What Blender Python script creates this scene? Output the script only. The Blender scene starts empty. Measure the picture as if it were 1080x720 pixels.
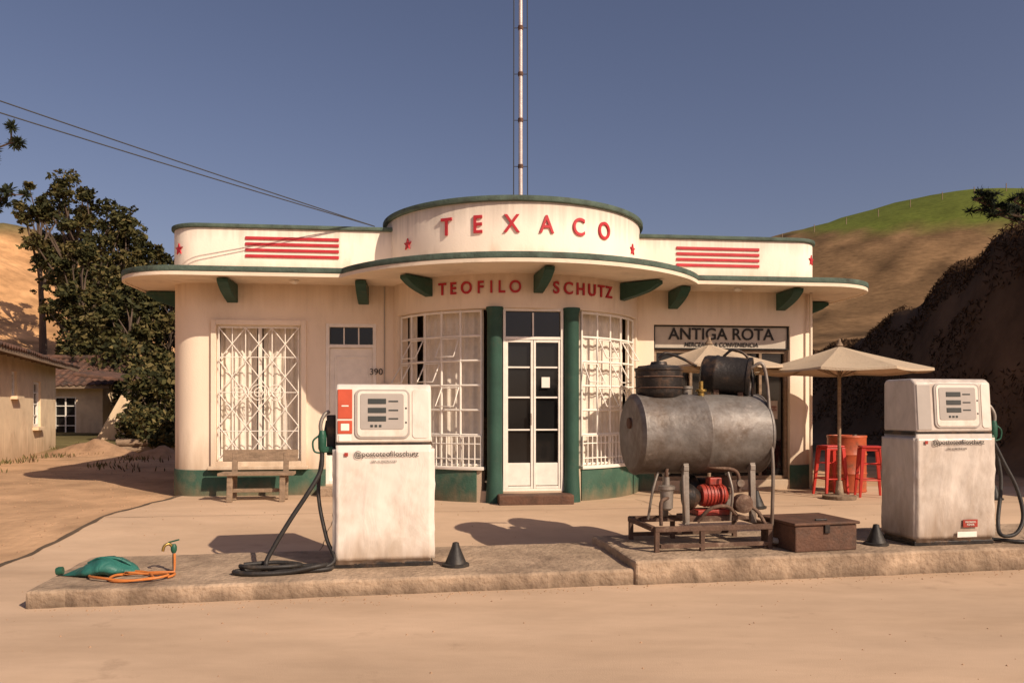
import bpy, bmesh, math, random
from mathutils import Vector, Matrix, Euler, noise
random.seed(7)
R=math.radians
scene=bpy.context.scene
COL=scene.collection

# ---------------------------------------------------------------- materials
def mat(name,c,rough=.7,metal=0,var=.18,scale=3,bump=.15,bscale=40,c2=None,c2scale=2,thr=(.5,.65),streak=1.0,
        grime=None,spec=.4,dist=0.0,attr=None,thr_amt=1.0,bstretch=(1,1,1),c3=None,c3scale=1.0,c3thr=(.62,.72),topgrime=None,mscale=None,gamt=.75,bdist=.03):
    m=bpy.data.materials.new(name); m.use_nodes=True
    nt=m.node_tree; N=nt.nodes; L=nt.links
    b=N['Principled BSDF']
    tc=N.new('ShaderNodeTexCoord')
    mp=N.new('ShaderNodeMapping'); mp.inputs['Scale'].default_value=mscale or (1,1,streak)
    L.new(tc.outputs['Object'],mp.inputs['Vector'])
    n=N.new('ShaderNodeTexNoise'); n.inputs['Scale'].default_value=scale; n.inputs['Detail'].default_value=8; n.inputs['Roughness'].default_value=.62
    n.inputs['Distortion'].default_value=dist
    L.new(mp.outputs[0],n.inputs['Vector'])
    mr=N.new('ShaderNodeMapRange'); mr.inputs[1].default_value=.3; mr.inputs[2].default_value=.7
    mr.inputs[3].default_value=1-var; mr.inputs[4].default_value=1+var
    L.new(n.outputs['Fac'],mr.inputs[0])
    if attr:
        a=N.new('ShaderNodeAttribute'); a.attribute_name=attr; src=a.outputs['Color']
    else:
        a=N.new('ShaderNodeRGB'); a.outputs[0].default_value=(*c,1); src=a.outputs[0]
    def layer(src,col,sc,th_,amt,vec):
        n2=N.new('ShaderNodeTexNoise'); n2.inputs['Scale'].default_value=sc; n2.inputs['Detail'].default_value=9; n2.inputs['Roughness'].default_value=.7
        L.new(vec,n2.inputs['Vector'])
        r2=N.new('ShaderNodeMapRange'); r2.inputs[1].default_value=th_[0]; r2.inputs[2].default_value=th_[1]; r2.inputs[4].default_value=amt
        L.new(n2.outputs['Fac'],r2.inputs[0])
        mx=N.new('ShaderNodeMix'); mx.data_type='RGBA'
        L.new(r2.outputs[0],mx.inputs[0]); L.new(src,mx.inputs[6]); mx.inputs[7].default_value=(*col,1)
        return mx.outputs[2]
    if c2: src=layer(src,c2,c2scale,thr,thr_amt,mp.outputs[0])
    if c3: src=layer(src,c3,c3scale,c3thr,.8,tc.outputs['Object'])
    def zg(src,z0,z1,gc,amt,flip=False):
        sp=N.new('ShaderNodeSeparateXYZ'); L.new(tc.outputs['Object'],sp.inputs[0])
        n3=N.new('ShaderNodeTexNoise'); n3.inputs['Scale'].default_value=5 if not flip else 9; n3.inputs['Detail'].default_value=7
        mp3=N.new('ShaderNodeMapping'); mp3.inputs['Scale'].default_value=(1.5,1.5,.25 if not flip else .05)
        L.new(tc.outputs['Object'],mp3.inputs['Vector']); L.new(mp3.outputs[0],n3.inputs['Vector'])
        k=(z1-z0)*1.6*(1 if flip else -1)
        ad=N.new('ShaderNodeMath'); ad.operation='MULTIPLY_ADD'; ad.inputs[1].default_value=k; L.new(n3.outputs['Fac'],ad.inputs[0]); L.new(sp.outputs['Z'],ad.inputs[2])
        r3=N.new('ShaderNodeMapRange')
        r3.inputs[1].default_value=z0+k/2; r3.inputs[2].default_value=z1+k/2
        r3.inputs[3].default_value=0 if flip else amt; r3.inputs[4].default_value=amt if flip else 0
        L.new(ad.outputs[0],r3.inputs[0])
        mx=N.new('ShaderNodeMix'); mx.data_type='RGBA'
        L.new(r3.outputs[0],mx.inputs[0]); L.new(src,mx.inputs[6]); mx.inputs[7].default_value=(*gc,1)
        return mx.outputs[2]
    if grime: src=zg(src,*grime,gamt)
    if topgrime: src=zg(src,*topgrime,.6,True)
    vm=N.new('ShaderNodeVectorMath'); vm.operation='SCALE'
    L.new(src,vm.inputs[0]); L.new(mr.outputs[0],vm.inputs['Scale'])
    L.new(vm.outputs[0],b.inputs['Base Color'])
    b.inputs['Roughness'].default_value=rough; b.inputs['Metallic'].default_value=metal
    b.inputs['Specular IOR Level'].default_value=spec
    if bump>0:
        mb=N.new('ShaderNodeMapping'); mb.inputs['Scale'].default_value=bstretch; L.new(tc.outputs['Object'],mb.inputs['Vector'])
        nb=N.new('ShaderNodeTexNoise'); nb.inputs['Scale'].default_value=bscale; nb.inputs['Detail'].default_value=6; nb.inputs['Distortion'].default_value=dist
        L.new(mb.outputs[0],nb.inputs['Vector'])
        bp=N.new('ShaderNodeBump'); bp.inputs['Strength'].default_value=bump; bp.inputs['Distance'].default_value=bdist
        L.new(nb.outputs['Fac'],bp.inputs['Height']); L.new(bp.outputs[0],b.inputs['Normal'])
    return m

M={}
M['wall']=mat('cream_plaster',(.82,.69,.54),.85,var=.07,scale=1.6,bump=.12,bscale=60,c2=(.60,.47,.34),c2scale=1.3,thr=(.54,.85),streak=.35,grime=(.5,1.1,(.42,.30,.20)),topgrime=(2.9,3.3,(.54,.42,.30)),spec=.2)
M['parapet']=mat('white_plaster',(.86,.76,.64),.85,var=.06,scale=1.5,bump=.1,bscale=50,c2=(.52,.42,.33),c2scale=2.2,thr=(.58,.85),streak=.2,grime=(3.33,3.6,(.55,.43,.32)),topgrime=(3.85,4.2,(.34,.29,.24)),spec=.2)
M['ceil']=mat('canopy_plaster',(.76,.64,.50),.9,var=.1,scale=2,bump=.08,c2=(.44,.34,.25),c2scale=1.6,thr=(.55,.8),spec=.1)
M['green']=mat('green_paint',(.030,.078,.056),.6,var=.2,scale=3,bump=.15,c2=(.07,.085,.06),c2scale=4,thr=(.55,.75),spec=.3)
M['greenbase']=mat('green_base_paint',(.045,.10,.068),.7,var=.25,scale=2.5,bump=.2,c2=(.17,.15,.10),c2scale=3,thr=(.5,.8),grime=(.15,.42,(.25,.17,.10)),spec=.3)
M['cap']=mat('green_cap_paint',(.085,.12,.095),.75,var=.3,scale=5,bump=.3,c2=(.05,.05,.04),c2scale=4,thr=(.5,.75),spec=.2)
M['red']=mat('red_paint',(.44,.03,.04),.55,var=.15,scale=8,bump=.05,spec=.3)
M['white']=mat('white_metal_paint',(.82,.76,.67),.5,var=.08,scale=8,bump=.05,c2=(.45,.30,.2),c2scale=9,thr=(.66,.8))
M['curtain']=mat('curtain_cloth',(.74,.67,.57),.95,var=.12,scale=9,bump=.2,bscale=90,spec=.1)
M['glass']=mat('dark_glass',(.010,.010,.010),.08,var=.3,scale=2,bump=.02,bscale=3,spec=.5)
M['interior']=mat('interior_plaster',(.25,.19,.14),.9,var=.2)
M['roof']=mat('flat_roof',(.25,.22,.19),.9,var=.2)
M['concrete']=mat('apron_concrete',(.575,.415,.285),.93,var=.12,scale=1.3,bump=.2,bscale=110,bdist=.01,c2=(.42,.295,.195),c2scale=.8,thr=(.38,.75),mscale=(.35,1,1),c3=(.30,.205,.135),c3scale=1.9,c3thr=(.60,.80),spec=.12)
M['kerb']=mat('kerb_concrete',(.40,.295,.205),.95,var=.28,scale=3.5,bump=.7,bscale=22,c2=(.19,.135,.095),c2scale=2.4,thr=(.44,.72),grime=(.0,.13,(.10,.07,.048)),spec=.12)
M['joint']=mat('joint_dirt',(.10,.07,.045),.95,var=.3,scale=6,bump=.3)
M['terrain']=mat('terrain_earth',(1,1,1),.97,var=.28,scale=1.3,bump=.6,bscale=9,attr='Col',spec=.08)
M['wrap']=mat('plastic_wrap_white',(.74,.67,.59),.33,var=.08,scale=4,bump=.32,bscale=4.5,dist=1.2,bstretch=(1.3,1.3,.5),c2=(.50,.42,.33),c2scale=3.2,thr=(.48,.78),streak=.5,c3=(.36,.27,.19),c3scale=7,c3thr=(.66,.78),grime=(.0,.28,(.33,.23,.15)),gamt=.85,spec=.5)
M['wrapgrey']=mat('plastic_wrap_grey',(.60,.53,.46),.3,var=.14,scale=4,bump=.36,bscale=4.5,dist=1.4,bstretch=(1.3,1.3,.5),c2=(.34,.27,.21),c2scale=3.0,thr=(.46,.74),streak=.5,c3=(.28,.20,.14),c3scale=7,c3thr=(.64,.76),grime=(.0,.40,(.27,.19,.13)),gamt=.85,spec=.5)
M['pumphead']=mat('pump_head_white',(.74,.67,.58),.38,var=.08,scale=5,bump=.12,bscale=8,c2=(.48,.40,.31),c2scale=4,thr=(.54,.82),streak=.6,spec=.5)
M['panel']=mat('panel_grey',(.40,.36,.32),.35,var=.06,scale=6,bump=.03)
M['lcd']=mat('lcd_dark',(.05,.055,.05),.2,var=.2,bump=0)
M['orange']=mat('orange_red_panel',(.50,.085,.04),.4,var=.12,scale=6,bump=.05)
M['rubber']=mat('black_rubber',(.025,.022,.02),.55,var=.3,scale=9,bump=.1,c2=(.1,.075,.05),c2scale=7,thr=(.55,.8))
M['nozzle']=mat('nozzle_green',(.02,.09,.055),.45,var=.2)
M['steel']=mat('galvanised_steel',(.24,.21,.18),.5,metal=.35,var=.25,scale=4,bump=.12,bscale=25,c2=(.13,.08,.05),c2scale=2.6,thr=(.48,.70),streak=.5)
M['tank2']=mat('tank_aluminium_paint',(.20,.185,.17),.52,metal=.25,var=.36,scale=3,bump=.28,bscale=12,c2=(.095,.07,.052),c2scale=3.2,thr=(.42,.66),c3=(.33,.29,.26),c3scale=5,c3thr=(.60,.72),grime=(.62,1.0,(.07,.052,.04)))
M['blackm']=mat('black_steel',(.028,.024,.022),.5,metal=.3,var=.35,scale=5,bump=.15,c2=(.13,.075,.042),c2scale=5,thr=(.50,.72))
M['rust']=mat('rusty_steel',(.135,.068,.043),.75,metal=.2,var=.3,scale=5,bump=.3,c2=(.06,.04,.03),c2scale=4,thr=(.45,.7))
M['rustfr']=mat('rusty_frame',(.12,.07,.048),.8,metal=.2,var=.35,scale=9,bump=.3,c2=(.28,.20,.14),c2scale=7,thr=(.54,.72))
M['motor']=mat('red_motor_paint',(.34,.04,.025),.5,var=.25,scale=7,bump=.15,c2=(.09,.04,.03),c2scale=8,thr=(.48,.68))
M['pvc']=mat('grey_pvc',(.40,.36,.31),.5,var=.12)
M['wood']=mat('weathered_wood',(.25,.175,.115),.85,var=.3,scale=6,bump=.4,bscale=22,streak=4)
M['teal']=mat('teal_plastic',(.025,.13,.105),.5,var=.3,scale=6,bump=.6,bscale=9,dist=1)
M['hoseor']=mat('orange_hose',(.52,.17,.04),.5,var=.2)
M['brass']=mat('brass',(.40,.27,.08),.35,metal=.8,var=.2)
M['stool']=mat('red_stool_paint',(.50,.04,.028),.4,var=.15,scale=6,bump=.05)
M['drum']=mat('red_drum_paint',(.42,.09,.035),.5,var=.3,scale=4,bump=.1,c2=(.14,.07,.04),c2scale=5,thr=(.52,.7))
M['canvas']=mat('umbrella_canvas',(.48,.38,.27),.9,var=.15,scale=3,bump=.25,bscale=40,c2=(.34,.26,.18),c2scale=3,thr=(.5,.8),spec=.1)
M['mast']=mat('mast_steel',(.55,.46,.43),.5,metal=.3,var=.2)
M['wire']=mat('wire_black',(.03,.03,.03),.6,var=.1,bump=0)
M['bark']=mat('tree_bark',(.10,.07,.05),.95,var=.35,scale=5,bump=.6,bscale=18,streak=.3)
M['leafA']=mat('leaf_dark',(.030,.032,.012),.7,var=.4,scale=.8,bump=0,spec=.15)
M['leafB']=mat('leaf_mid',(.070,.064,.021),.7,var=.4,scale=.8,bump=0,spec=.15)
M['leafC']=mat('leaf_light',(.125,.098,.036),.7,var=.35,scale=.8,bump=0,spec=.15)
M['dryA']=mat('dry_plant_dark',(.050,.030,.019),.95,var=.4,scale=.5,bump=0,spec=.05)
M['dryB']=mat('dry_plant_brown',(.11,.065,.036),.95,var=.4,scale=.5,bump=0,spec=.05)
M['needle']=mat('araucaria_needles',(.020,.026,.012),.75,var=.4,scale=2,bump=0,spec=.2)
M['housewall']=mat('ochre_plaster',(.78,.60,.40),.9,var=.14,scale=1.2,bump=.15,c2=(.55,.38,.24),c2scale=1.5,thr=(.5,.8),grime=(.3,1.0,(.38,.24,.14)),gamt=.6,spec=.1)
M['tile']=mat('clay_roof_tile',(.13,.065,.042),.9,var=.4,scale=4,bump=.3,c2=(.05,.038,.03),c2scale=2.5,thr=(.45,.65))
M['signboard']=mat('sign_board',(.48,.42,.34),.7,var=.15,scale=3,bump=.05)
M['ink']=mat('black_ink',(.02,.018,.016),.7,var=.1,bump=0)
M['soil']=mat('loose_soil',(.35,.215,.125),.95,var=.3,scale=3,bump=.6,bscale=15)

# ---------------------------------------------------------------- helpers
def root(name,loc=(0,0,0),rz=0):
    e=bpy.data.objects.new(name,None); COL.objects.link(e); e.location=loc; e.rotation_euler=(0,0,R(rz)); e.empty_display_size=.2
    return e
def link(o,parent):
    COL.objects.link(o)
    if parent: o.parent=parent
    return o
def mesh(name,V,F,m,parent=None,smooth=False,bevel=0,seg=2,mi=None):
    me=bpy.data.meshes.new(name); me.from_pydata([tuple(v) for v in V],[],F); me.update()
    for mm in (m if isinstance(m,list) else [m]): me.materials.append(M[mm] if isinstance(mm,str) else mm)
    if mi: me.polygons.foreach_set('material_index',mi)
    if smooth: me.polygons.foreach_set('use_smooth',[True]*len(me.polygons))
    o=bpy.data.objects.new(name,me); link(o,parent)
    if bevel:
        b=o.modifiers.new('b','BEVEL'); b.width=bevel; b.segments=seg; b.limit_method='ANGLE'; b.angle_limit=R(35)
    return o
def box(name,c,s,m,parent=None,bevel=0,rot=None,seg=2):
    x,y,z=[a/2 for a in s]
    V=[Vector(p) for p in [(-x,-y,-z),(x,-y,-z),(x,y,-z),(-x,y,-z),(-x,-y,z),(x,-y,z),(x,y,z),(-x,y,z)]]
    if rot:
        e=Euler([R(a) for a in rot]).to_matrix(); V=[e@v for v in V]
    V=[v+Vector(c) for v in V]
    F=[(0,3,2,1),(4,5,6,7),(0,1,5,4),(1,2,6,5),(2,3,7,6),(3,0,4,7)]
    return mesh(name,V,F,m,parent,bevel=bevel,seg=seg)
def rings(name,P,prof,m,parent=None,n=24,axis=(0,0,1),caps=True,bevel=0,smooth=True):
    a=Vector(axis).normalized(); t=a.orthogonal().normalized(); b=a.cross(t)
    V=[];F=[]
    for (h,r) in prof:
        for i in range(n):
            th=2*math.pi*i/n
            V.append(Vector(P)+a*h+t*(r*math.cos(th))+b*(r*math.sin(th)))
    for j in range(len(prof)-1):
        for i in range(n):
            k=(i+1)%n
            F.append((j*n+i,j*n+k,(j+1)*n+k,(j+1)*n+i))
    if caps:
        F.append(tuple(range(n-1,-1,-1))); F.append(tuple(range((len(prof)-1)*n,len(prof)*n)))
    o=mesh(name,V,F,m,parent,bevel=bevel)
    if smooth:
        me=o.data
        for p in me.polygons: p.use_smooth=len(p.vertices)==4
        md=o.modifiers.new('e','EDGE_SPLIT'); md.split_angle=R(38)
    return o
def cyl(name,p0,p1,r,m,parent=None,n=20,r1=None):
    d=Vector(p1)-Vector(p0)
    return rings(name,p0,[(0,r),(d.length,r if r1 is None else r1)],m,parent,n,d)
def tube(name,lines,r,m,parent=None,res=2,cyclic=False):
    cu=bpy.data.curves.new(name,'CURVE'); cu.dimensions='3D'; cu.bevel_depth=r; cu.bevel_resolution=res; cu.use_fill_caps=True
    for ln in lines:
        s=cu.splines.new('POLY'); s.points.add(len(ln)-1)
        for i,p in enumerate(ln): s.points[i].co=(*p,1)
        s.use_cyclic_u=cyclic; s.use_smooth=True
    cu.materials.append(M[m]); o=bpy.data.objects.new(name,cu); return link(o,parent)
def cat(pts,n=10):
    P=[Vector(p) for p in pts]; P=[P[0]*2-P[1]]+P+[P[-1]*2-P[-2]]; out=[]
    for i in range(1,len(P)-2):
        for k in range(n):
            t=k/n; a,b,c,d=P[i-1:i+3]
            out.append(.5*((2*b)+(c-a)*t+(2*a-5*b+4*c-d)*t*t+(3*b-a-3*c+d)*t**3))
    out.append(P[-2]); return out
def offs(path,d):
    out=[]
    for i,p in enumerate(path):
        a=Vector(path[max(i-1,0)]); b=Vector(path[min(i+1,len(path)-1)])
        t=(b-a).normalized(); n=Vector((t.y,-t.x)); out.append((p[0]+n.x*d,p[1]+n.y*d))
    return out
def gwall(name,path,zs,m,parent,thick=.2,holes=lambda x,y,z:False,smooth=False,bevel=0):
    V=[];F=[];idx={}
    def vi(i,j):
        if (i,j) not in idx:
            idx[(i,j)]=len(V); V.append((path[i][0],path[i][1],zs[j]))
        return idx[(i,j)]
    for i in range(len(path)-1):
        for j in range(len(zs)-1):
            if holes((path[i][0]+path[i+1][0])/2,(path[i][1]+path[i+1][1])/2,(zs[j]+zs[j+1])/2): continue
            F.append((vi(i,j),vi(i+1,j),vi(i+1,j+1),vi(i,j+1)))
    o=mesh(name,V,F,m,parent,smooth=smooth)
    s=o.modifiers.new('s','SOLIDIFY'); s.thickness=thick; s.offset=-1; s.use_even_offset=True
    if bevel:
        b=o.modifiers.new('b','BEVEL'); b.width=bevel; b.segments=2; b.limit_method='ANGLE'; b.angle_limit=R(50)
    if smooth:
        e=o.modifiers.new('e','EDGE_SPLIT'); e.split_angle=R(40)
    return o
def prism(name,pts,z0,z1,m,parent,bevel=0):
    n=len(pts); V=[(p[0],p[1],z0) for p in pts]+[(p[0],p[1],z1) for p in pts]
    F=[tuple(range(n-1,-1,-1)),tuple(range(n,2*n))]+[(i,(i+1)%n,n+(i+1)%n,n+i) for i in range(n)]
    return mesh(name,V,F,m,parent,bevel=bevel)
def text(name,s,size,loc,rz,m,parent,ext=.01,off=0.0,rx=90,sx=1.0):
    cu=bpy.data.curves.new(name,'FONT'); cu.body=s; cu.size=size; cu.extrude=ext; cu.offset=off
    cu.align_x='CENTER'; cu.align_y='CENTER'; cu.materials.append(M[m])
    o=bpy.data.objects.new(name,cu); link(o,parent); o.location=loc; o.rotation_euler=(R(rx),0,R(rz)); o.scale=(sx,1,1)
    return o

# ---------------------------------------------------------------- terrain
def ss(t): t=max(0,min(1,t)); return t*t*(3-2*t)
def nz(x,y,s,o=0): return noise.noise(Vector((x*s,y*s,o)))
def ht(x,y):
    z=.21*ss((y-.11*x-7.9)/2.2)
    z+=.12*ss((-x-5.2)/4)*ss((y-8)/6)
    z+=17*math.exp(-((x+50)/22)**2-((y-60)/25)**2)*ss((y-22)/14)*(1+.25*nz(x,y,.09))
    hr=35*math.exp(-((x-78)/80)**2-((y-130)/60)**2)*ss((y-18)/30)
    z+=hr*(1+.05*nz(x,y,.05,3))
    z+=.02*nz(x,y,1.3)*ss((-x-5)/2)
    e=9.3+.5*nz(x,y,.25,9)+.02*abs(y)
    far=1-.42*ss((y-16)/14)
    bk=5.0*far*ss((x-e)/1.9)*ss((y-2)/8)*(1-ss((y-30)/14))
    if x>e: bk+=min(6,(x-e)*.14)*ss((y-2)/8)*(1-ss((y-40)/30))
    z+=bk*(1+.12*nz(x,y,.5,5))
    if z>.6 : z+=.25*nz(x,y,.35,2)*min(1,(z-.6))
    return z
def tcol(x,y,z):
    n=nz(x,y,.4)*.5+nz(x,y,1.7)*.25
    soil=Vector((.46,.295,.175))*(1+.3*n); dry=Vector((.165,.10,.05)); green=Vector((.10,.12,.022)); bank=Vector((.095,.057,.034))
    c=soil
    g=ss((y-19+3*n)/4)
    c=c.lerp(Vector((.14,.115,.05))*(1+n),g)
    if x>0 and y>22: c=c.lerp(dry*(1+.9*nz(x*.6,z*4,.35)+.5*n+.5*nz(x*.2,z*1.5,.8,4)),ss((y-24)/10))
    if x>0:
        k=ss((z-19.5-.09*(85-x)+3.5*n)/1.5)*ss((x-40+4*n)/6); c=c.lerp(green*(1+.6*n),k)
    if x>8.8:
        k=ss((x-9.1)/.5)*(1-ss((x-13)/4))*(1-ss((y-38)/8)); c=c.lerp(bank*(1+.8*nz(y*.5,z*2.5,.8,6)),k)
    if x<-10 and y>24:
        d=math.hypot((x+33)/9.5,(y-48)/16)+.3*n
        c=c.lerp(Vector((.47,.265,.125))*(1+.9*nz(x,z*3,.5)),ss((1.35-d)/.3))
    return c
def axis_vals(lo,flo,fhi,hi,fine,g=1.18):
    v=[];a=flo
    while a<fhi: v.append(a); a+=fine
    st=fine; 
    while a<hi: v.append(a); st*=g; a+=st
    v.append(hi); st=fine; a=flo-fine
    while a>lo: v.insert(0,a); st*=g; a-=st
    v.insert(0,lo); return v
xs=axis_vals(-900,-17,14,1200,.42,1.07); ys=axis_vals(-60,-2,34,1500,.5,1.04)
V=[];C=[]
for y in ys:
    for x in xs:
        z=ht(x,y); V.append((x,y,z)); c=tcol(x,y,z); C+= [max(0.004,c.x),max(0.004,c.y),max(0.003,c.z),1]
nx=len(xs)
F=[(j*nx+i,j*nx+i+1,(j+1)*nx+i+1,(j+1)*nx+i) for j in range(len(ys)-1) for i in range(nx-1)]
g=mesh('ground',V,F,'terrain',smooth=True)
ca=g.data.color_attributes.new('Col','FLOAT_COLOR','POINT'); ca.data.foreach_set('color',C)

ax=[-4.73+.35*i for i in range(40)]; ay=[-3+.35*i for i in range(46)]
V=[(x,y,ht(x,y)+.02) for y in ay for x in ax]; n_=len(ax)
F=[(j*n_+i,j*n_+i+1,(j+1)*n_+i+1,(j+1)*n_+i) for j in range(len(ay)-1) for i in range(n_-1)]
F=[f for f in F if V[f[1]][0]<9.0]
mesh('concrete_apron',V,F,'concrete',smooth=True)
def strip(pts,w,dz=.026,jit=.012):
    P=[];F=[]
    pts=[Vector(p) for p in pts]; tot=[]
    for a,b in zip(pts[:-1],pts[1:]):
        k=max(2,int((b-a).length/.12))
        for i in range(k): tot.append(a.lerp(b,i/k))
    tot.append(pts[-1])
    for i,p in enumerate(tot):
        d=(tot[min(i+1,len(tot)-1)]-tot[max(i-1,0)]).normalized(); n=Vector((-d.y,d.x))
        q=p+n*jit*noise.noise(Vector((p.x*3,p.y*3,1))); ww=w*(.6+.9*abs(noise.noise(Vector((p.x*5,p.y*5,4)))))
        for s in (-1,1): r=q+n*ww*s/2; P.append((r.x,r.y,ht(r.x,r.y)+dz))
    for i in range(len(tot)-1): F.append((2*i,2*i+2,2*i+3,2*i+1))
    return P,F
JV=[];JF=[]
def addj(pts,w,**k):
    P,F=strip(pts,w,**k); o=len(JV); JV.extend(P); JF.extend([tuple(a+o for a in f) for f in F])
addj([(-4.78,3),(-4.74,7.3),(-4.72,12.6)],.075,jit=.05)
addj([(-1.9,7.5),(-2.0,8.6),(-2.3,11.2)],.009,jit=.06); addj([(2.2,8.2),(1.7,10.9)],.009,jit=.05)
addj([(-4.7,9.2),(9,10.9)],.009,jit=.04)
mesh('apron_joints',JV,JF,'joint')

# ---------------------------------------------------------------- pump island
th=math.atan(.178); t=Vector((math.cos(th),math.sin(th))); nn=Vector((-t.y,t.x)); A=Vector((-3.54,5.78))
def isl(s,d): p=A+t*s+nn*d; return (p.x,p.y)
isd=root('pump_island')
def slab(name,s0,s1,d0,d1,z0,z1,par):
    ks=int((s1-s0)/.09); kd=max(3,int((d1-d0)/.12)); pts=[]
    for i in range(ks): pts.append((s0+(s1-s0)*i/ks,d0))
    for i in range(kd): pts.append((s1,d0+(d1-d0)*i/kd))
    for i in range(ks): pts.append((s1-(s1-s0)*i/ks,d1))
    for i in range(kd): pts.append((s0,d1-(d1-d0)*i/kd))
    out=[]
    for (a,b) in pts:
        x,y=isl(a,b); out.append((x+.022*nz(x,y,2.6,7)+.012*nz(x,y,9,7),y+.022*nz(x,y,2.6,8)+.016*nz(x,y,9,8)))
    return prism(name,out,z0,z1,'kerb',par,bevel=.022)
slab('kerb_slab',0,13,0,1.35,-.1,.15,isd)
slab('raised_plinth',4.63,13,-.03,1.30,-.05,.22,isd)

# ---------------------------------------------------------------- gas station
B=root('gas_station_building',(.014,11.8,0),6.5)
uc,vc,Rb=.07,.624,1.924
UL=-4.92
def bow(phi,dr=0): p=R(phi); return (uc+(Rb+dr)*math.sin(p),vc-(Rb+dr)*math.cos(p))
def arcpts(cx,cy,r,a0,a1,n): return [(cx+r*math.cos(R(a0+(a1-a0)*i/n)),cy+r*math.sin(R(a0+(a1-a0)*i/n))) for i in range(n+1)]
LW=[(UL,6),(UL,3)]+arcpts(UL+.45,.45,.45,180,270,10)+[(-4.24,0),(-3.06,0),(-2.72,0),(-2.0,0),(-1.65,0)]
RW=[(1.78,0),(2.15,0),(4.3,0)]+arcpts(4.38,.45,.45,270,360,10)+[(4.83,3),(4.83,6)]
def hl(x,y,z):
    if y>.04: return False
    return (-4.24<x<-3.06 and .72<z<2.66) or (-2.72<x<-2.0 and .38<z<2.7)
def hr_(x,y,z): return y<.04 and 2.15<x<4.3 and .38<z<2.74
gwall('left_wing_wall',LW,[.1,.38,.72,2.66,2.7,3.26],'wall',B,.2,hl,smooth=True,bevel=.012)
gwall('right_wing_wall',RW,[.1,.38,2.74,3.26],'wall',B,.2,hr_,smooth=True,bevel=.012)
box('rear_wall',(0,5.9,1.7),(9.2,.18,3.1),'wall',B)
phis=[-71]+[-66+i*4.7 for i in range(11)]+[-18.5+i*4.22 for i in range(1,10)]+[22.3+i*4.37 for i in range(11)]+[71]
phis=sorted(set(round(p,3) for p in phis))
def hb(x,y,z):
    ph=math.degrees(math.atan2(x-uc,vc-y))
    if -66<ph<-19: return .66<z<2.8
    if -19<ph<19.5: return .38<z<2.8
    if 19.5<=ph<66: return .66<z<2.8
    return False
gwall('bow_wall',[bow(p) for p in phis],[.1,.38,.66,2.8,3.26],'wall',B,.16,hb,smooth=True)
gwall('base_band_left',offs(LW,.015),[.1,.60],'greenbase',B,.03,lambda x,y,z:y<.05 and -2.74<x<-1.98,smooth=True,bevel=.006)
gwall('base_band_right',offs(RW,.015),[.1,.60],'greenbase',B,.03,lambda x,y,z:y<.05 and 2.13<x<4.32,smooth=True,bevel=.006)
gwall('base_band_bow_left',[bow(p,.02) for p in range(-73,-17,4)],[.1,.655],'greenbase',B,.035,smooth=True,bevel=.006)
gwall('base_band_bow_right',[bow(p,.02) for p in range(22,74,4)],[.1,.655],'greenbase',B,.035,smooth=True,bevel=.006)
gwall('bow_sill_left',[bow(p,.045) for p in range(-70,-17,4)],[.655,.70],'white',B,.12,smooth=True,bevel=.006)
gwall('bow_sill_right',[bow(p,.045) for p in range(22,72,4)],[.655,.70],'white',B,.12,smooth=True,bevel=.006)
box('floor_slab',(0,3,.27),(9.2,5.8,.2),'interior',B)
prism('bow_floor',[bow(p,-.18) for p in range(-70,71,10)],.16,.372,'interior',B)
gwall('inner_partition',[(-1.75,.25),(-1.75,2.6),(1.85,2.6),(1.85,.25)][::-1],[.37,3.25],'interior',B,.1)
box('shop_counter',(.1,1.5,.85),(1.8,.5,.95),'wood',B,bevel=.01)
Rc=2.86
hw=math.degrees(math.acos((vc+.8)/Rc))
cano=[(-5.53,6.3)]+arcpts(-4.53,.2,1.0,180,270,14)+[(uc+Rc*math.sin(R(p)),vc-Rc*math.cos(R(p))) for p in [ -hw+2*hw*i/40 for i in range(41)]]+arcpts(4.53,.2,1.0,270,360,14)+[(5.53,6.3)]
prism('canopy_slab',cano,3.25,3.335,'ceil',B)
gwall('canopy_green_edge',offs(cano,.014),[3.285,3.362],'cap',B,.05,smooth=True,bevel=.01)
gwall('canopy_lower_lip',offs(cano,.005),[3.235,3.284],'ceil',B,.04,smooth=True)
PL=[(UL,6),(UL,3)]+arcpts(UL+.45,.45,.45,180,270,12)+[(-1.6,0)]
PR=[(1.72,0)]+arcpts(4.38,.45,.45,270,360,12)+[(4.83,3),(4.83,6)]
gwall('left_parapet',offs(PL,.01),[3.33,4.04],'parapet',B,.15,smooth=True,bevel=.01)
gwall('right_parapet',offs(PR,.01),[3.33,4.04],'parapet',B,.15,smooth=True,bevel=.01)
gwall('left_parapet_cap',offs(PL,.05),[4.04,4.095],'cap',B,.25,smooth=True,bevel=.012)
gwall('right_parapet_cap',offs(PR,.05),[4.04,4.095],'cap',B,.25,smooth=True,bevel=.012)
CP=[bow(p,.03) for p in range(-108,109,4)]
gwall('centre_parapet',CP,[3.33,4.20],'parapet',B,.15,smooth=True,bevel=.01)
gwall('centre_parapet_cap',offs(CP,.05),[4.20,4.27],'cap',B,.25,smooth=True,bevel=.012)
prism('flat_roof_deck',[(-4.75,5.9),(-4.75,.4),(-4.4,.12),(4.4,.12),(4.7,.4),(4.7,5.9)],3.34,3.42,'roof',B)
for side,u0,u1 in (('left',-3.84,-2.53),('right',2.49,3.80)):
    for k in range(4):
        box(f'{side}_stripe_{k}',((u0+u1)/2,-.020,3.645+k*.085),(u1-u0,.018,.043),'red',B,bevel=.004)
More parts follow.
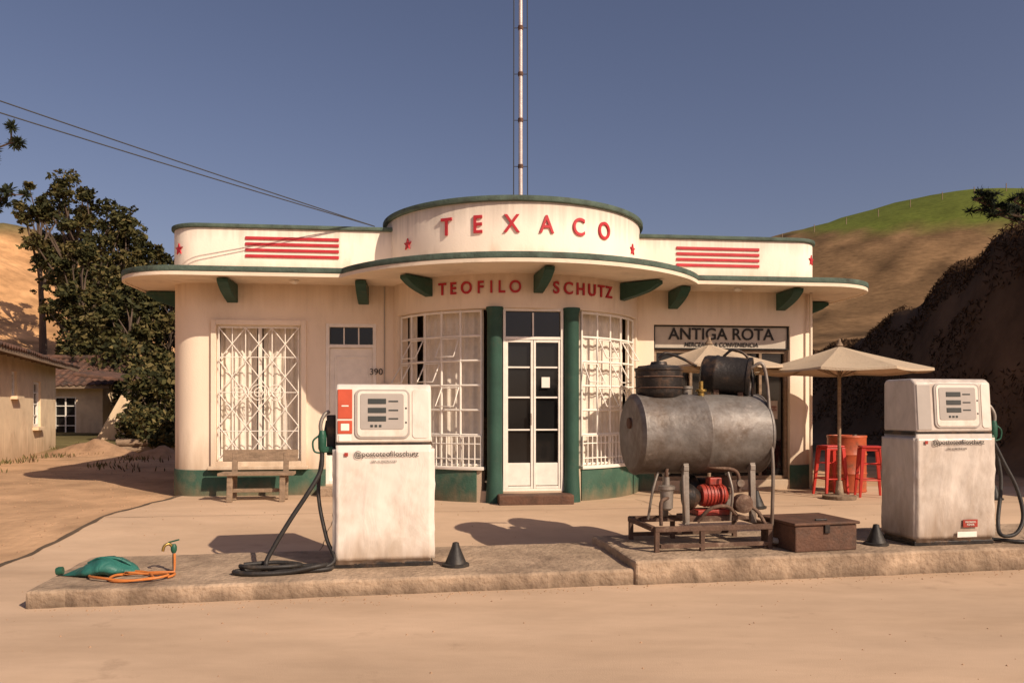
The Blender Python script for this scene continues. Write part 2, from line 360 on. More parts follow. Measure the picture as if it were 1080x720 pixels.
def star(name,c,rz,r=.085):
    V=[];
    for i in range(10):
        a=R(90+36*i); q=r if i%2==0 else r*.42
        V.append((q*math.cos(a),q*math.sin(a)))
    e=Matrix.Rotation(R(rz),3,'Z')
    P=[e@Vector((x,-.012,z))+Vector(c) for x,z in V]+[e@Vector((x,.012,z))+Vector(c) for x,z in V]
    F=[tuple(range(10)),tuple(range(19,9,-1))]+[(i,10+i,10+(i+1)%10,(i+1)%10) for i in range(10)]
    mesh(name,P,F,'red',B)
for i,(p,nm) in enumerate(((-55,'a'),(55,'b'))):
    x,y=bow(p,.04); star('star_'+nm,(x,y,3.76),p)
star('star_c',(UL+.45+.465*math.cos(R(228)),.45+.465*math.sin(R(228)),3.74),-42)
star('star_d',(4.38+.465*math.cos(R(314)),.45+.465*math.sin(R(314)),3.78),44)
for ch,p in zip('TEXACO',(-33.5,-20.3,-7.0,6.6,20.2,33)):
    x,y=bow(p,.042); text('letter_'+ch,ch,.33,(x,y,3.89),p,'red',B,.012,.004,sx=.86)
for ch,p in list(zip('TEOFILO',(-36.0,-31,-25.2,-19.4,-15.0,-11.0,-5.6)))+list(zip('SCHUTZ',(10.8,16,21.6,27.2,32.2,36.8))):
    x,y=bow(p,.012); text('small_letter_'+ch,ch,.225,(x,y,3.07),p,'red',B,.010,.004,sx=.90)
def bracket(name,x,y,rz,L=.62,H=.26,w=.15,z=3.235):
    prof=[(0,0),(L,0),(L,-.05)]
    for i in range(1,7):
        q=i/7; prof.append((L-.04-(L-.04)*q, -.05-(H-.05)*(q**.55)))
    prof.append((0,-H))
    e=Matrix.Rotation(R(rz),3,'Z'); V=[]
    for s in (-w/2,w/2):
        for (o,zz) in prof: V.append(e@Vector((s,-o,0))+Vector((x,y,z+zz)))
    n=len(prof); F=[tuple(range(n)),tuple(range(2*n-1,n-1,-1))]+[(i,n+i,n+(i+1)%n,(i+1)%n) for i in range(n)]
    mesh(name,V,F,'green',B,bevel=.008)
for i,u in enumerate((-4.02,-2.18,2.44,4.15)): bracket(f'bracket_wing_{i}',u,0,0,.6)
for i,(p,L_) in enumerate(((-43,.50),(3.5,.7),(47,.60))): x,y=bow(p); bracket(f'bracket_bow_{i}',x,y,p,L_,.24,.13)
bracket('bracket_side_0',UL,.9,-90,.55); bracket('bracket_side_1',4.83,.9,90,.55)
ud=.13; yf=vc-Rb*math.cos(R(12))+.05
def frame(x0,x1,z0,z1,y,w,dpt,m,name,par=B):
    box(name+'_l',(x0+w/2,y,(z0+z1)/2),(w,dpt,z1-z0),m,par,bevel=.004)
    box(name+'_r',(x1-w/2,y,(z0+z1)/2),(w,dpt,z1-z0),m,par,bevel=.004)
    box(name+'_t',((x0+x1)/2,y,z1-w/2),(x1-x0-2*w-.002,dpt,w),m,par,bevel=.004)
    box(name+'_b',((x0+x1)/2,y,z0+w/2),(x1-x0-2*w-.002,dpt,w),m,par,bevel=.004)
frame(ud-.405,ud+.405,.372,2.80,yf,.035,.08,'white','door_frame')
box('door_transom_bar',(ud,yf,2.405),(.735,.07,.04),'white',B,bevel=.004)
box('door_glass',(ud,yf+.035,1.6),(.73,.01,2.34),'glass',B)
for s,a in (('left',-1),('right',1)):
    x0,x1=(ud-.368,ud-.004) if a<0 else (ud+.004,ud+.368)
    frame(x0,x1,.41,2.38,yf-.005,.03,.045,'white','leaf_'+s)
    box('kick_panel_'+s,((x0+x1)/2,yf,.60),(x1-x0-.062,.03,.30),'white',B,bevel=.004)
    for k,z in enumerate((1.19,1.62,2.02)):
        box(f'muntin_{s}_{k}',((x0+x1)/2,yf,z),(x1-x0-.062,.02,.02),'white',B)
box('transom_mullion',(ud,yf,2.59),(.02,.03,.31),'white',B)
box('door_handle',(ud-.035,yf-.045,1.33),(.018,.03,.16),'steel',B,bevel=.005)
box('door_notice',(ud+.17,yf-.0,1.82),(.11,.024,.14),'white',B)
for s,a in (('left',-1),('right',1)):
    x=ud+a*.515
    rings('pilaster_'+s,(x,yf-.03,.12),[(0,.125),(.02,.125),(.5,.10),(2.62,.10),(2.66,.115),(2.69,.115)],'green',B,24)
box('front_step',(ud,yf-.16,.29),(.98,.38,.13),'rust',B,bevel=.015)
def lattice(name,p0,p1):
    bars=[];thin=[]
    nv=5
    for i in range(nv+1):
        p=p0+(p1-p0)*i/nv; x,y=bow(p,-.05); bars.append([(x,y,.70),(x,y,2.79)])
    def arc(z,a,b,d=-.05): return [(*bow(a+(b-a)*k/14,d),z) for k in range(15)]
    for z in (.72,1.12,1.45,1.78,2.11,2.44,2.77): bars.append(arc(z,p0,p1))
    tube(name+'_bars',bars,.017,'white',B,1)
    k=int(abs(p1-p0)/2.4)
    for i in range(k+1):
        p=p0+(p1-p0)*i/k; x,y=bow(p,-.02); thin.append([(x,y,.70),(x,y,1.10)])
    thin.append(arc(1.10,p0,p1,-.02)); thin.append(arc(1.0,p0,p1,-.02)); thin.append(arc(.80,p0,p1,-.02))
    for i,zs_ in ((1,(1.50,2.16)),(2,(1.83,)),(3,(1.50,2.16)),(0,(1.83,))):
        a=p0+(p1-p0)*(i+.06)/nv; b=p0+(p1-p0)*(i+.94)/nv
        for z in zs_:
            thin.append([(*bow(a,-.03),z+.25),(*bow(a,.12),z),(*bow(b,.12),z),(*bow(b,-.03),z+.25),(*bow(a,-.03),z+.25)])
    tube(name+'_thin',thin,.0095,'white',B,1)
lattice('bow_window_left',-65,-19.5); lattice('bow_window_right',23.3,65)
def curtain(name,pts,z0,z1,amp,m='curtain'):
    V=[];F=[];n=len(pts)
    for j in range(7):
        for i,(x,y) in enumerate(pts):
            V.append((x+amp*.3*math.sin(i*1.7+j*.3),y+amp*math.sin(i*.95+.35*math.sin(j*.8))*(1+.3*math.sin(i*.37)),z0+(z1-z0)*j/6))
    for j in range(6):
        for i in range(n-1): F.append((j*n+i,j*n+i+1,(j+1)*n+i+1,(j+1)*n+i))
    mesh(name,V,F,m,B,smooth=True)
curtain('curtain_bow_left',[bow(-66+46*i/70,-.20) for i in range(18,71)],.62,2.8,.018)
curtain('curtain_bow_side',[bow(-66+46*i/70,-.18) for i in range(0,14)],.62,2.8,.018)
curtain('curtain_bow_right',[bow(24+44*i/70,-.20) for i in range(64)],.62,2.8,.018)
def bars(nm,L,r): tube(nm,L,r,'white',B,1)
frame(-4.31,-2.99,.65,2.73,-.02,.07,.05,'wall','window_surround')
frame(-4.24,-3.06,.72,2.66,.06,.03,.04,'white','window_frame')
L=[];x0,x1,z0,z1=-4.20,-3.10,.76,2.62;yy=-.035
for i in range(7): x=x0+(x1-x0)*i/6; L.append([(x,yy,z0),(x,yy,z1)])
for z in (z0,1.15,1.7,2.2,z1): L.append([(x0,yy,z),(x1,yy,z)])
w=(x1-x0)/6; nzs=int((z1-z0)/(w*1.25)); hh=(z1-z0)/nzs
for i in range(6):
    for j in range(nzs):
        a=(x0+i*w,yy-.01,z0+j*hh); b=(x0+(i+1)*w,yy-.01,z0+(j+1)*hh)
        if (i+j)%2==0: L.append([a,b])
        else: L.append([(a[0],yy-.01,b[2]),(b[0],yy-.01,a[2])])
for cx in (-3.90,-3.65,-3.41):
    for q in (.06,.11): L.append([(cx+q*math.cos(a*math.pi/10),yy-.015,1.7+q*math.sin(a*math.pi/10)) for a in range(21)])
bars('window_grille',L,.0075)
curtain('curtain_window_left',[(-4.24+1.18*i/72,.22) for i in range(33)],.7,2.64,.022)
curtain('curtain_window_right',[(-4.24+1.18*i/72,.22) for i in range(37,73)],.7,2.64,.022)
box('window_mullion',(-3.65,.08,1.69),(.045,.03,1.86),'white',B)
box('window_sill',(-3.65,-.05,.63),(1.38,.14,.05),'wall',B,bevel=.008)
frame(-2.72,-2.0,.38,2.7,.05,.05,.08,'white','side_door_frame')
box('side_door_leaf',(-2.36,.08,1.38),(.62,.04,1.94),'white',B,bevel=.004)
box('side_door_transom_bar',(-2.36,.05,2.375),(.62,.07,.045),'white',B)
box('side_door_transom_glass',(-2.36,.09,2.52),(.62,.01,.26),'glass',B)
for k in (-1,1): box(f'side_transom_mullion_{k}',(-2.36+k*.105,.07,2.52),(.018,.03,.25),'white',B)
for k,(zc,hz) in enumerate(((.82,.62),(1.78,.9))): frame(-2.60,-2.12,zc-hz/2,zc+hz/2,.057,.03,.012,'white',f'side_door_panel_{k}')
box('side_door_knob',(-2.12,.03,1.32),(.03,.06,.03),'steel',B)
box('side_step',(-2.36,-.12,.29),(.9,.3,.13),'kerb',B,bevel=.012)
box('shop_sign_board',(3.225,.08,2.555),(2.14,.05,.36),'signboard',B,bevel=.006)
frame(2.155,4.295,2.375,2.735,.06,.018,.07,'ink','shop_sign_frame')
text('shop_sign_text','ANTIGA ROTA',.25,(3.225,.045,2.60),0,'ink',B,.004,.003,sx=1.0)
text('shop_sign_subtext','MERCEARIA & CONVENIENCIA',.085,(3.225,.045,2.445),0,'ink',B,.003,.001)
box('shop_glass',(3.225,.14,1.38),(2.14,.01,1.96),'glass',B)
frame(2.155,4.295,.385,2.37,.10,.05,.06,'wood','shop_frame')
for k,x in enumerate((2.75,3.35,3.86)): box(f'shop_mullion_{k}',(x,.10,1.38),(.04,.05,1.88),'wood',B)
box('shop_poster',(4.05,.115,1.45),(.2,.02,.28),'signboard',B)
text('shop_poster_text','CERVEJA\nGELADA',.045,(4.05,.10,1.47),0,'motor',B,.002)
tube('downpipe',[[(4.62,-.04,.25),(4.62,-.04,3.24)]],.025,'wall',B)
rings('canopy_lamp_a',(-3.1,-.4,3.20),[(0,.03),(.02,.06),(.045,.06)],'white',B)
rings('canopy_lamp_b',(3.3,-.4,3.20),[(0,.03),(.02,.06),(.045,.06)],'white',B)
box('meter_box',(-1.88,-.03,1.75),(.12,.06,.18),'parapet',B,bevel=.005)
tube('wall_conduit',[[(-1.88,-.02,1.84),(-1.88,-.02,3.24)]],.009,'pvc',B)
text('house_number','390',.13,(-2.0,-.012,2.0),0,'ink',B,.004)

# mast on roof
ms=root('radio_mast',(.14,12.95,3.4),0)
cyl('pole',(0,0,0),(0,0,7.5),.036,'mast',ms,12,r1=.03)
tube('cables',[[(-.115,0,.2),(-.105,0,7.4)],[(.115,0,.2),(.105,0,7.4)]],.0085,'wire',ms)
for k in range(10):
    z=.5+k*.75; tube(f'spacer_{k}',[[(-.113,0,z),(.113,0,z)]],.006,'wire',ms)
    rings(f'collar_{k}',(0,0,z-.03),[(0,.044),(.06,.044)],'rust',ms,12)
rings('foot',(0,0,0),[(0,.15),(.03,.15),(.04,.06),(.15,.05)],'steel',ms,16)

ow=root('overhead_wires')
P0=Vector((-2.0,11.6,4.12)); 
for k,P1_ in enumerate((Vector((-13.4,3.55,6.85)),Vector((-13.4,3.55,6.50)))):
    pts=[]
    for i in range(25):
        q=i/24; p=P0.lerp(P1_,q); p.z-=(.42+.08*k)*q*(1-q); pts.append(p)
    tube(f'wire_{k}',[pts],.0075,'wire',ow)
up=root('utility_pole',(-13.45,3.5,0)); cyl('shaft',(0,0,-.3),(0,0,7.4),.14,'kerb',up,14,r1=.1); box('crossarm',(0,0,6.6),(.1,1.2,.1),'wood',up)

# ---------------------------------------------------------------- fuel pumps
def wrapped(name,x0,x1,y0,y1,z0,z1,m,par,amp=.008):
    bm=bmesh.new(); bmesh.ops.create_cube(bm,size=1)
    me=bpy.data.meshes.new(name)
    bmesh.ops.bevel(bm,geom=bm.edges[:],offset=.035,segments=2,affect='EDGES')
    bmesh.ops.subdivide_edges(bm,edges=[e for e in bm.edges if e.calc_length()>.3],cuts=30,use_grid_fill=True)
    for v in bm.verts:
        p=v.co; x=x0+(p.x+.5)*(x1-x0); y=y0+(p.y+.5)*(y1-y0); z=z0+(p.z+.5)*(z1-z0)
        a1=noise.noise(Vector((x*4+z*1.2,y*4,z*1.3)))
        a2=1-abs(noise.noise(Vector((x*7-z*3,y*7,z*1.6+5))))*2
        a3=1-abs(noise.noise(Vector((x*5+z*6,y*6,z*4+9))))*2
        d=a1*.9+max(0,a2-.55)*1.1+max(0,a3-.6)*.9
        if z>z0+.8: d=d*max(.25,1-(z-z0-.8)*6)
        nrm=Vector((p.x,p.y,0)); nrm=nrm.normalized() if nrm.length>.01 else Vector((0,0,1))
        fl=1+.9*max(0,.12-(z-z0))/.12
        v.co=Vector((x,y,z))+nrm*(d-.6)*amp*fl
    bm.to_mesh(me); bm.free(); me.materials.append(M[m])
    for p in me.polygons: p.use_smooth=True
    o=bpy.data.objects.new(name,me); return link(o,par)
def pump(x,y,z,rz,style):
    P=root('fuel_pump',(x,y,z),rz); w=.852
    box('plinth',(w/2,.25,.02),(w-.03,.46,.04),'blackm',P,bevel=.006)
    wrapped('wrapped_cabinet',.0,w,0,.5,.03,1.02,'wrap' if style==0 else 'wrapgrey',P,.010)
    box('seam',(w/2,.25,1.028),(w-.05,.44,.03),'blackm',P)
    prof=[(.012,1.04),(.49,1.04),(.49,1.50),(.46,1.53),(.10,1.53),(.045,1.49)]
    V=[];n=len(prof)
    for xx in (.03,w-.03):
        for (yy_,zz) in prof: V.append((xx,yy_,zz))
    F=[tuple(range(n-1,-1,-1)),tuple(range(n,2*n))]+[(i,(i+1)%n,n+(i+1)%n,n+i) for i in range(n)]
    mesh('head_shell',V,F,'pumphead' if style==0 else 'wrapgrey',P,bevel=.022,seg=3)
    def fp(xx,zz,d=0):
        q=(zz-1.04)/.45; return (xx,.012+.033*q-d,zz)
    def plate(nm,xa,xb,za,zb,d0,m,th=.012,bv=.005):
        V=[fp(xa,za,d0),fp(xb,za,d0),fp(xb,zb,d0),fp(xa,zb,d0),fp(xa,za,d0-th),fp(xb,za,d0-th),fp(xb,zb,d0-th),fp(xa,zb,d0-th)]
        F=[(0,1,2,3),(7,6,5,4),(0,4,5,1),(1,5,6,2),(2,6,7,3),(3,7,4,0)]
        return mesh(nm,V,F,m,P,bevel=bv)
    if style==0:
        plate('red_column',.045,.165,1.24,1.485,.006,'orange'); plate('red_column_low',.045,.165,1.115,1.225,.006,'orange'); plate('white_badge',.055,.155,1.052,1.105,.006,'white')
        plate('column_mark',.075,.135,1.34,1.352,.010,'white'); plate('column_mark2',.07,.14,1.14,1.20,.010,'white')
        a,b=.185,.64
    else:
        plate('grey_column',.045,.185,1.06,1.475,.006,'panel'); a,b=.215,.69
    def rr(xa,xb,za,zb,r,d,m,nm,th=.012):
        pts=[]
        for cx,cz,a0 in ((xb-r,za+r,-90),(xb-r,zb-r,0),(xa+r,zb-r,90),(xa+r,za+r,180)):
            for i in range(6): an=R(a0+18*i); pts.append((cx+r*math.cos(an),cz+r*math.sin(an)))
        n=len(pts); V=[fp(p[0],p[1],d) for p in pts]+[fp(p[0],p[1],d-th) for p in pts]
        F=[tuple(range(n)),tuple(range(2*n-1,n-1,-1))]+[(i,n+i,n+(i+1)%n,(i+1)%n) for i in range(n)]
        mesh(nm,V,F,m,P,bevel=.003)
    rr(a,b,1.075,1.485,.05,.012,'panel','bezel',.02); rr(a+.02,b-.02,1.09,1.47,.04,.017,'pumphead','bezel_inner',.012)
    cx=(a+b)/2
    rr(a+.045,b-.05,1.15,1.45,.02,.021,'panel','display_field',.01)
    for k,zz in enumerate((1.385,1.31,1.24)):
        plate(f'lcd_{k}',cx-.12,cx+.03,zz-.022,zz+.022,.025,'lcd',.008,.002)
        plate(f'label_{k}',cx+.05,cx+.13,zz-.006,zz+.006,.024,'lcd',.006,.001)
    for k in range(3): plate(f'key_{k}',cx-.10+k*.035,cx-.078+k*.035,1.17,1.19,.025,'lcd',.006,.002)
    for k in range(2): plate(f'knob_{k}',b-.04,b-.025,1.2+k*.12,1.215+k*.12,.02,'lcd',.01,.002)
    rr(b+.02,w-.05,1.075,1.485,.03,.006,'wrap','side_cover',.01)
    # crumpled clear film folds pinned over the seam
    text('pump_handle_text','@postoteofiloschutz',.066,(w/2+.02,-.009,.945),0,'ink',P,.001,.0,sx=.95)
    box('pump_text_mark',(w/2-.31,-.007,.945),(.030,.004,.030),'motor',P,bevel=.001)
    text('pump_lot_text','LEIA AS INSTRUCOES',.022,(w/2,-.009,.885),0,'ink',P,.001)
    if style==1:
        box('warning_sticker',(w*.66,-.012,.20),(.15,.006,.07),'motor',P)
        text('warning_text','PROIBIDO\nFUMAR',.024,(w*.66,-.017,.20),0,'white',P,.001)
        box('white_notice',(w*.62,-.012,.10),(.20,.006,.05),'white',P)
    s=-1 if style==0 else 1; xb=0.02 if style==0 else w-.02
    box('boot',(xb+s*.035,.22,1.10),(.07,.14,.34),'blackm',P,bevel=.01)
    box('boot_lip',(xb+s*.06,.16,.98),(.09,.10,.05),'nozzle',P,bevel=.01)
    tube('nozzle_spout',[cat([(xb+s*.10,.14,1.05),(xb+s*.12,.14,1.18),(xb+s*.09,.16,1.27),(xb+s*.05,.18,1.30)],6)],.016,'steel',P)
    rings('nozzle_body',(xb+s*.105,.14,.96),[(0,.022),(.03,.034),(.13,.036),(.18,.024)],'nozzle',P,14)
    tube('nozzle_trigger_guard',[cat([(xb+s*.13,.14,1.10),(xb+s*.18,.13,1.05),(xb+s*.17,.13,.97),(xb+s*.12,.14,.95)],6)],.008,'nozzle',P)
    return P,w
P1,w=pump(-1.486,6.57,.15,10.1,0)
P2,w=pump(3.66,7.24,.22,10.1,1)
h=[(-.085,.14,.97),(-.10,.12,.80),(-.20,.08,.62),(-.33,.05,.42),(-.46,.02,.20),(-.52,-.02,.06),(-.42,-.10,.022),(-.12,-.12,.022),(.0,-.06,.024),(-.05,.03,.03),(-.30,.06,.024),(-.62,.0,.022),(-.76,-.08,.022),(-.62,-.18,.022),(-.35,-.17,.022),(-.12,-.14,.055),(-.02,-.05,.05)]
tube('hose',[cat(h,8)],.019,'rubber',P1,3)
tube('hose_coil',[cat([(-.70,.02,.06),(-.45,.07,.06),(-.25,.0,.05),(-.35,-.10,.055),(-.60,-.12,.06),(-.72,-.04,.06)],8)],.018,'rubber',P1,3)
tube('hose_return',[cat([(-.05,.3,1.22),(-.09,.25,.95),(-.12,.2,.6),(-.05,.1,.25),(.02,-.03,.08),(-.12,-.10,.03),(-.4,-.06,.02)],8)],.016,'rubber',P1,3)
tube('hose',[cat([(w+.07,.14,.97),(w+.16,.10,.75),(w+.26,.05,.5),(w+.28,.0,.25),(w+.18,-.03,.10),(w+.05,-.0,.08),(w+.1,.1,.2),(w+.22,.2,.6),(w+.16,.26,1.0),(w+.02,.3,1.28)],8)],.018,'rubber',P2,3)
tube('hose_floor',[cat([(w+.02,.1,.03),(w+.25,-.05,.02),(w+.5,.05,.02),(w+.55,.25,.02)],8)],.018,'rubber',P2,3)

def cone(x,y,z,s=1):
    c=root('rubber_cone',(x,y,z))
    rings('base',(0,0,0),[(0,.115*s),(.018*s,.115*s),(.026*s,.098*s)],'rubber',c,20)
    rings('body',(0,0,.02*s),[(0,.092*s),(.02*s,.085*s),(.14*s,.035*s),(.175*s,.026*s),(.18*s,.01*s)],'rubber',c,20)
cone(-.475,6.72,.15); cone(3.36,7.35,.22,.95); cone(3.10,10.1,ht(3.1,10.1)+.02,1.1); cone(6.6,10.9,ht(6.6,10.9)+.02,1.0)

# ---------------------------------------------------------------- oil tank unit
T=root('oil_tank_unit',(1.71,7.42,.22),10.1)
Lh=.635; r=.365; zc=1.02
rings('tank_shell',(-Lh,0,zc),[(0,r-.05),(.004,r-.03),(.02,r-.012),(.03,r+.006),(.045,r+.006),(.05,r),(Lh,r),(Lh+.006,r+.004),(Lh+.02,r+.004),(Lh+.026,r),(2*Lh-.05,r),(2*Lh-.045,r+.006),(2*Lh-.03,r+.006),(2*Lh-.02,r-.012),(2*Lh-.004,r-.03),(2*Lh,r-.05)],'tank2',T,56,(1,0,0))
rings('tank_end_boss',(-Lh-.02,0,zc+.1),[(0,.05),(.03,.05)],'rust',T,16,(1,0,0))
rings('reservoir_drum',(-.36,0,zc+r-.03),[(0,.17),(.03,.205),(.05,.21),(.24,.215),(.25,.225),(.27,.225),(.275,.20),(.29,.19),(.30,.08),(.33,.07)],'blackm',T,32)
tube('reservoir_bands',[[(-.36+.217*math.cos(a*math.pi/16),.217*math.sin(a*math.pi/16),zc+r+zz) for a in range(33)] for zz in (.06,.16)],.006,'rustfr',T)
dx=Vector((.82,-.50,-.10)).normalized()
c0=Vector((.18,.16,zc+r+.20))
rings('compressor_drum',c0-dx*.05,[(0,.12),(.02,.165),(.05,.178),(.12,.18),(.13,.186),(.15,.186),(.16,.18),(.42,.18),(.43,.19),(.46,.19),(.465,.165),(.45,.155),(.452,.05),(.46,.03)],'blackm',T,32,dx)
for k,q in enumerate((.10,.32)):
    box(f'drum_saddle_{k}',tuple(c0+dx*q+Vector((0,0,-.19))),(.05,.24,.09),'rustfr',T,bevel=.005,rot=(0,0,-30))
tube('pipe_loop',[cat([(.47,-.16,zc+r+.24),(.56,-.20,zc+r+.28),(.60,-.22,zc+r+.12),(.59,-.30,zc+.1),(.585,-.36,zc-.3),(.58,-.36,zc-.62),(.58,-.34,.08)],8)],.016,'steel',T)
tube('pipe_top',[cat([(-.36,0,zc+r+.33),(-.30,-.02,zc+r+.38),(-.12,.05,zc+r+.34),(.05,.1,zc+r+.27)],8),cat([(.3,.05,zc+r+.36),(.38,.0,zc+r+.42),(.5,-.05,zc+r+.34),(.52,-.1,zc+r+.1),(.5,-.1,zc+r-.1)],8)],.013,'blackm',T)
rings('valve',(.02,-.08,zc+r-.03),[(0,.03),(.05,.03),(.055,.05),(.075,.05),(.08,.02),(.15,.02)],'brass',T,14)
rings('filler_cap',(-.05,.1,zc+r-.03),[(0,.05),(.08,.05),(.085,.06),(.11,.06)],'steel',T,16)
fx0,fx1,fy0,fy1=-.54,.56,-.38,.32
def beam(nm,a,b,s=.04,m='rustfr'):
    a=Vector(a);b=Vector(b);d=(b-a); q=d.to_track_quat('Z','Y').to_matrix()
    V=[];
    for e,pp in ((0,a),(1,b)):
        for (i,j) in ((-1,-1),(1,-1),(1,1),(-1,1)): V.append(pp+q@Vector((i*s/2,j*s/2,0)))
    mesh(nm,V,[(3,2,1,0),(4,5,6,7),(0,1,5,4),(1,2,6,5),(2,3,7,6),(3,0,4,7)],m,T,bevel=.003)
beam('rail_f',(fx0,fy0,.2),(fx1,fy0,.2),.045); beam('rail_b',(fx0,fy1,.2),(fx1,fy1,.2),.045)
beam('rail_l',(fx0,fy0+.024,.2),(fx0,fy1-.024,.2),.043); beam('rail_r',(fx1,fy0+.024,.2),(fx1,fy1-.024,.2),.043)
beam('low_rail_f',(fx0+.05,fy0,.05),(fx1-.02,fy0,.05),.035); beam('low_rail_b',(fx0,fy1,.05),(fx1,fy1,.05),.035)
for i,x in enumerate((fx0+.02,-.1,fx1-.02)):
    for j,y in enumerate((fy0,fy1)): beam(f'foot_{i}{j}',(x,y+.002,0),(x,y+.002,.178),.04)
for i,x in enumerate((-.20,.44)):
    for j,y in enumerate((-.26,.26)): beam(f'leg_{i}{j}',(x,y,.22),(x,y*.9,zc-.24),.05,'steel')
    beam(f'cradle_{i}',(x,-.27,zc-.30),(x,.27,zc-.30),.048,'steel')
beam('deck',(fx0,-.05,.235),(fx1,-.05,.235),.03)
rings('motor_body',(-.02,-.12,.46),[(0,.05),(.01,.095),(.04,.10),(.22,.10),(.25,.085),(.27,.05)],'motor',T,24,(1,0,0))
for k in range(6): rings(f'motor_fin_{k}',(.03+k*.032,-.12,.46),[(0,.108),(.006,.108)],'motor',T,24,(1,0,0))
rings('pump_volute',(-.17,-.14,.45),[(0,.06),(.01,.11),(.06,.12),(.09,.10),(.15,.04)],'blackm',T,24,(1,0,0))
rings('second_volute',(-.05,.16,.50),[(0,.06),(.01,.13),(.08,.14),(.12,.10),(.3,.09)],'blackm',T,24,(1,0,0))
rings('compressor_head',(.30,.1,.40),[(0,.08),(.05,.09),(.06,.11),(.10,.11),(.12,.08),(.22,.07)],'rustfr',T,20)
box('motor_base',(.10,-.12,.31),(.34,.2,.05),'motor',T,bevel=.006); box('motor_box',(.12,-.13,.59),(.12,.1,.07),'motor',T,bevel=.01)
box('motor_pedestal',(.06,-.12,.26),(.5,.24,.05),'rustfr',T,bevel=.004)
rings('filter_bowl',(-.36,-.20,.34),[(0,.03),(.02,.055),(.18,.06),(.19,.075),(.22,.075),(.23,.03),(.30,.025)],'steel',T,20)
rings('meter',(.32,-.24,.40),[(0,.06),(.02,.085),(.10,.085),(.12,.05)],'rustfr',T,20,(0,-1,0))
rings('gauge',(.32,-.25,.58),[(0,.035),(.025,.035)],'steel',T,18,(0,-1,0))
tube('pipes_a',[cat(q,6) for q in ([(-.36,-.2,.62),(-.36,-.2,.70),(-.30,-.12,.74)],[(-.17,-.14,.56),(-.17,-.16,.70),(-.05,-.2,.74),(.1,-.2,.72),(.3,-.22,.68),(.32,-.24,.5)],[(-.45,-.3,.22),(-.45,-.3,.42),(-.36,-.24,.46)],[(.32,-.26,.40),(.44,-.33,.34),(.52,-.36,.2)],[(-.1,-.28,.24),(.0,-.32,.36),(.16,-.32,.38),(.26,-.30,.30)])],.017,'rustfr',T)
tube('pipes_b',[cat(q,6) for q in ([(-.22,-.3,.24),(-.24,-.31,.45),(-.23,-.27,.66)],[(.2,-.3,.25),(.22,-.31,.5),(.2,-.26,.68)],[(-.5,-.1,.25),(-.48,-.16,.5),(-.42,-.14,.68)])],.012,'steel',T)
for k,(x,z) in enumerate(((-.17,.62),(.16,.37),(-.36,.66))):
    rings(f'flange_{k}',(x,-.17,z),[(0,.034),(.02,.034)],'motor' if k==1 else 'steel',T,12)
tube('drain_pipe',[cat([(.58,-.34,.07),(.7,-.32,.05),(.86,-.28,.05),(.95,-.25,.06)],6)],.028,'pvc',T)
rings('pipe_collar',(.74,-.31,.05),[(0,.038),(.06,.038)],'pvc',T,14,(1,.2,0))

bx=root('rusty_metal_box',(2.70,7.28,.22),14)
box('body',(0,0,.115),(.62,.56,.23),'rust',bx,bevel=.012); box('lid',(0,0,.245),(.66,.60,.025),'rust',bx,bevel=.008)
box('lid_handle',(0,-.2,.265),(.12,.02,.02),'blackm',bx,bevel=.005); box('hasp',(0,-.29,.20),(.05,.015,.08),'blackm',bx,bevel=.003)

b=root('wooden_bench',(-3.42,10.72,ht(-3.42,10.72)+.02),6.5)
box('backrest',(0,.20,.60),(1.00,.035,.16),'wood',b,bevel=.008,rot=(-8,0,0))
box('seat_plank_front',(0,-.10,.37),(.98,.14,.04),'wood',b,bevel=.006); box('seat_plank_rear',(.0,.06,.37),(.96,.14,.04),'wood',b,bevel=.006)
for s,x in (('left',-.34),('right',.34)):
    box('leg_front_'+s,(x,-.12,.175),(.07,.06,.35),'wood',b,bevel=.006,rot=(-6,0,0)); box('leg_rear_'+s,(x,.16,.32),(.07,.045,.64),'wood',b,bevel=.006,rot=(-8,0,0))
    box('rail_'+s,(x,.0,.325),(.055,.26,.045),'wood',b,bevel=.005)
box('stretcher',(0,.02,.14),(.66,.04,.05),'wood',b,bevel=.005)

# ---------------------------------------------------------------- terrace furniture
def stool(x,y,rz):
    s=root('bar_stool',(x,y,ht(x,y)+.02),rz); h=.70
    box('seat',(0,0,h),(.28,.28,.03),'stool',s,bevel=.012,seg=3); box('seat_skirt',(0,0,h-.035),(.25,.25,.04),'stool',s,bevel=.01)
    for i in (-1,1):
        for j in (-1,1):
            a=Vector((i*.115,j*.115,h-.02)); bb=Vector((i*.17,j*.17,0))
            V=[]
            for pp,q in ((a,.055),(bb,.03)):
                for (k,l) in ((-1,-1),(1,-1),(1,1),(-1,1)): V.append(pp+Vector((k*q/2,l*q/2,0)))
            mesh(f'leg_{i}{j}',V,[(3,2,1,0),(4,5,6,7),(0,1,5,4),(1,2,6,5),(2,3,7,6),(3,0,4,7)],'stool',s,bevel=.004)
    q=.155;z=.24
    tube('footrest',[[(-q,-q,z),(q,-q,z),(q,q,z),(-q,q,z),(-q,-q,z)],[(-.13,-.13,.46),(.13,.13,.46)],[(-.13,.13,.46),(.13,-.13,.46)]],.010,'stool',s)
stool(4.58,11.45,10); stool(5.06,11.25,-12)
d=root('oil_drum_table',(5.02,11.95,ht(5.02,11.95)+.02))
rings('drum',(0,0,0),[(0,.27),(.02,.285),(.03,.275),(.26,.275),(.28,.288),(.30,.275),(.54,.275),(.56,.288),(.58,.275),(.80,.275),(.82,.285),(.84,.28),(.84,.25),(.83,.245)],'drum',d,36)
rings('bung',(.12,0,.83),[(0,.03),(.02,.03)],'steel',d,12)
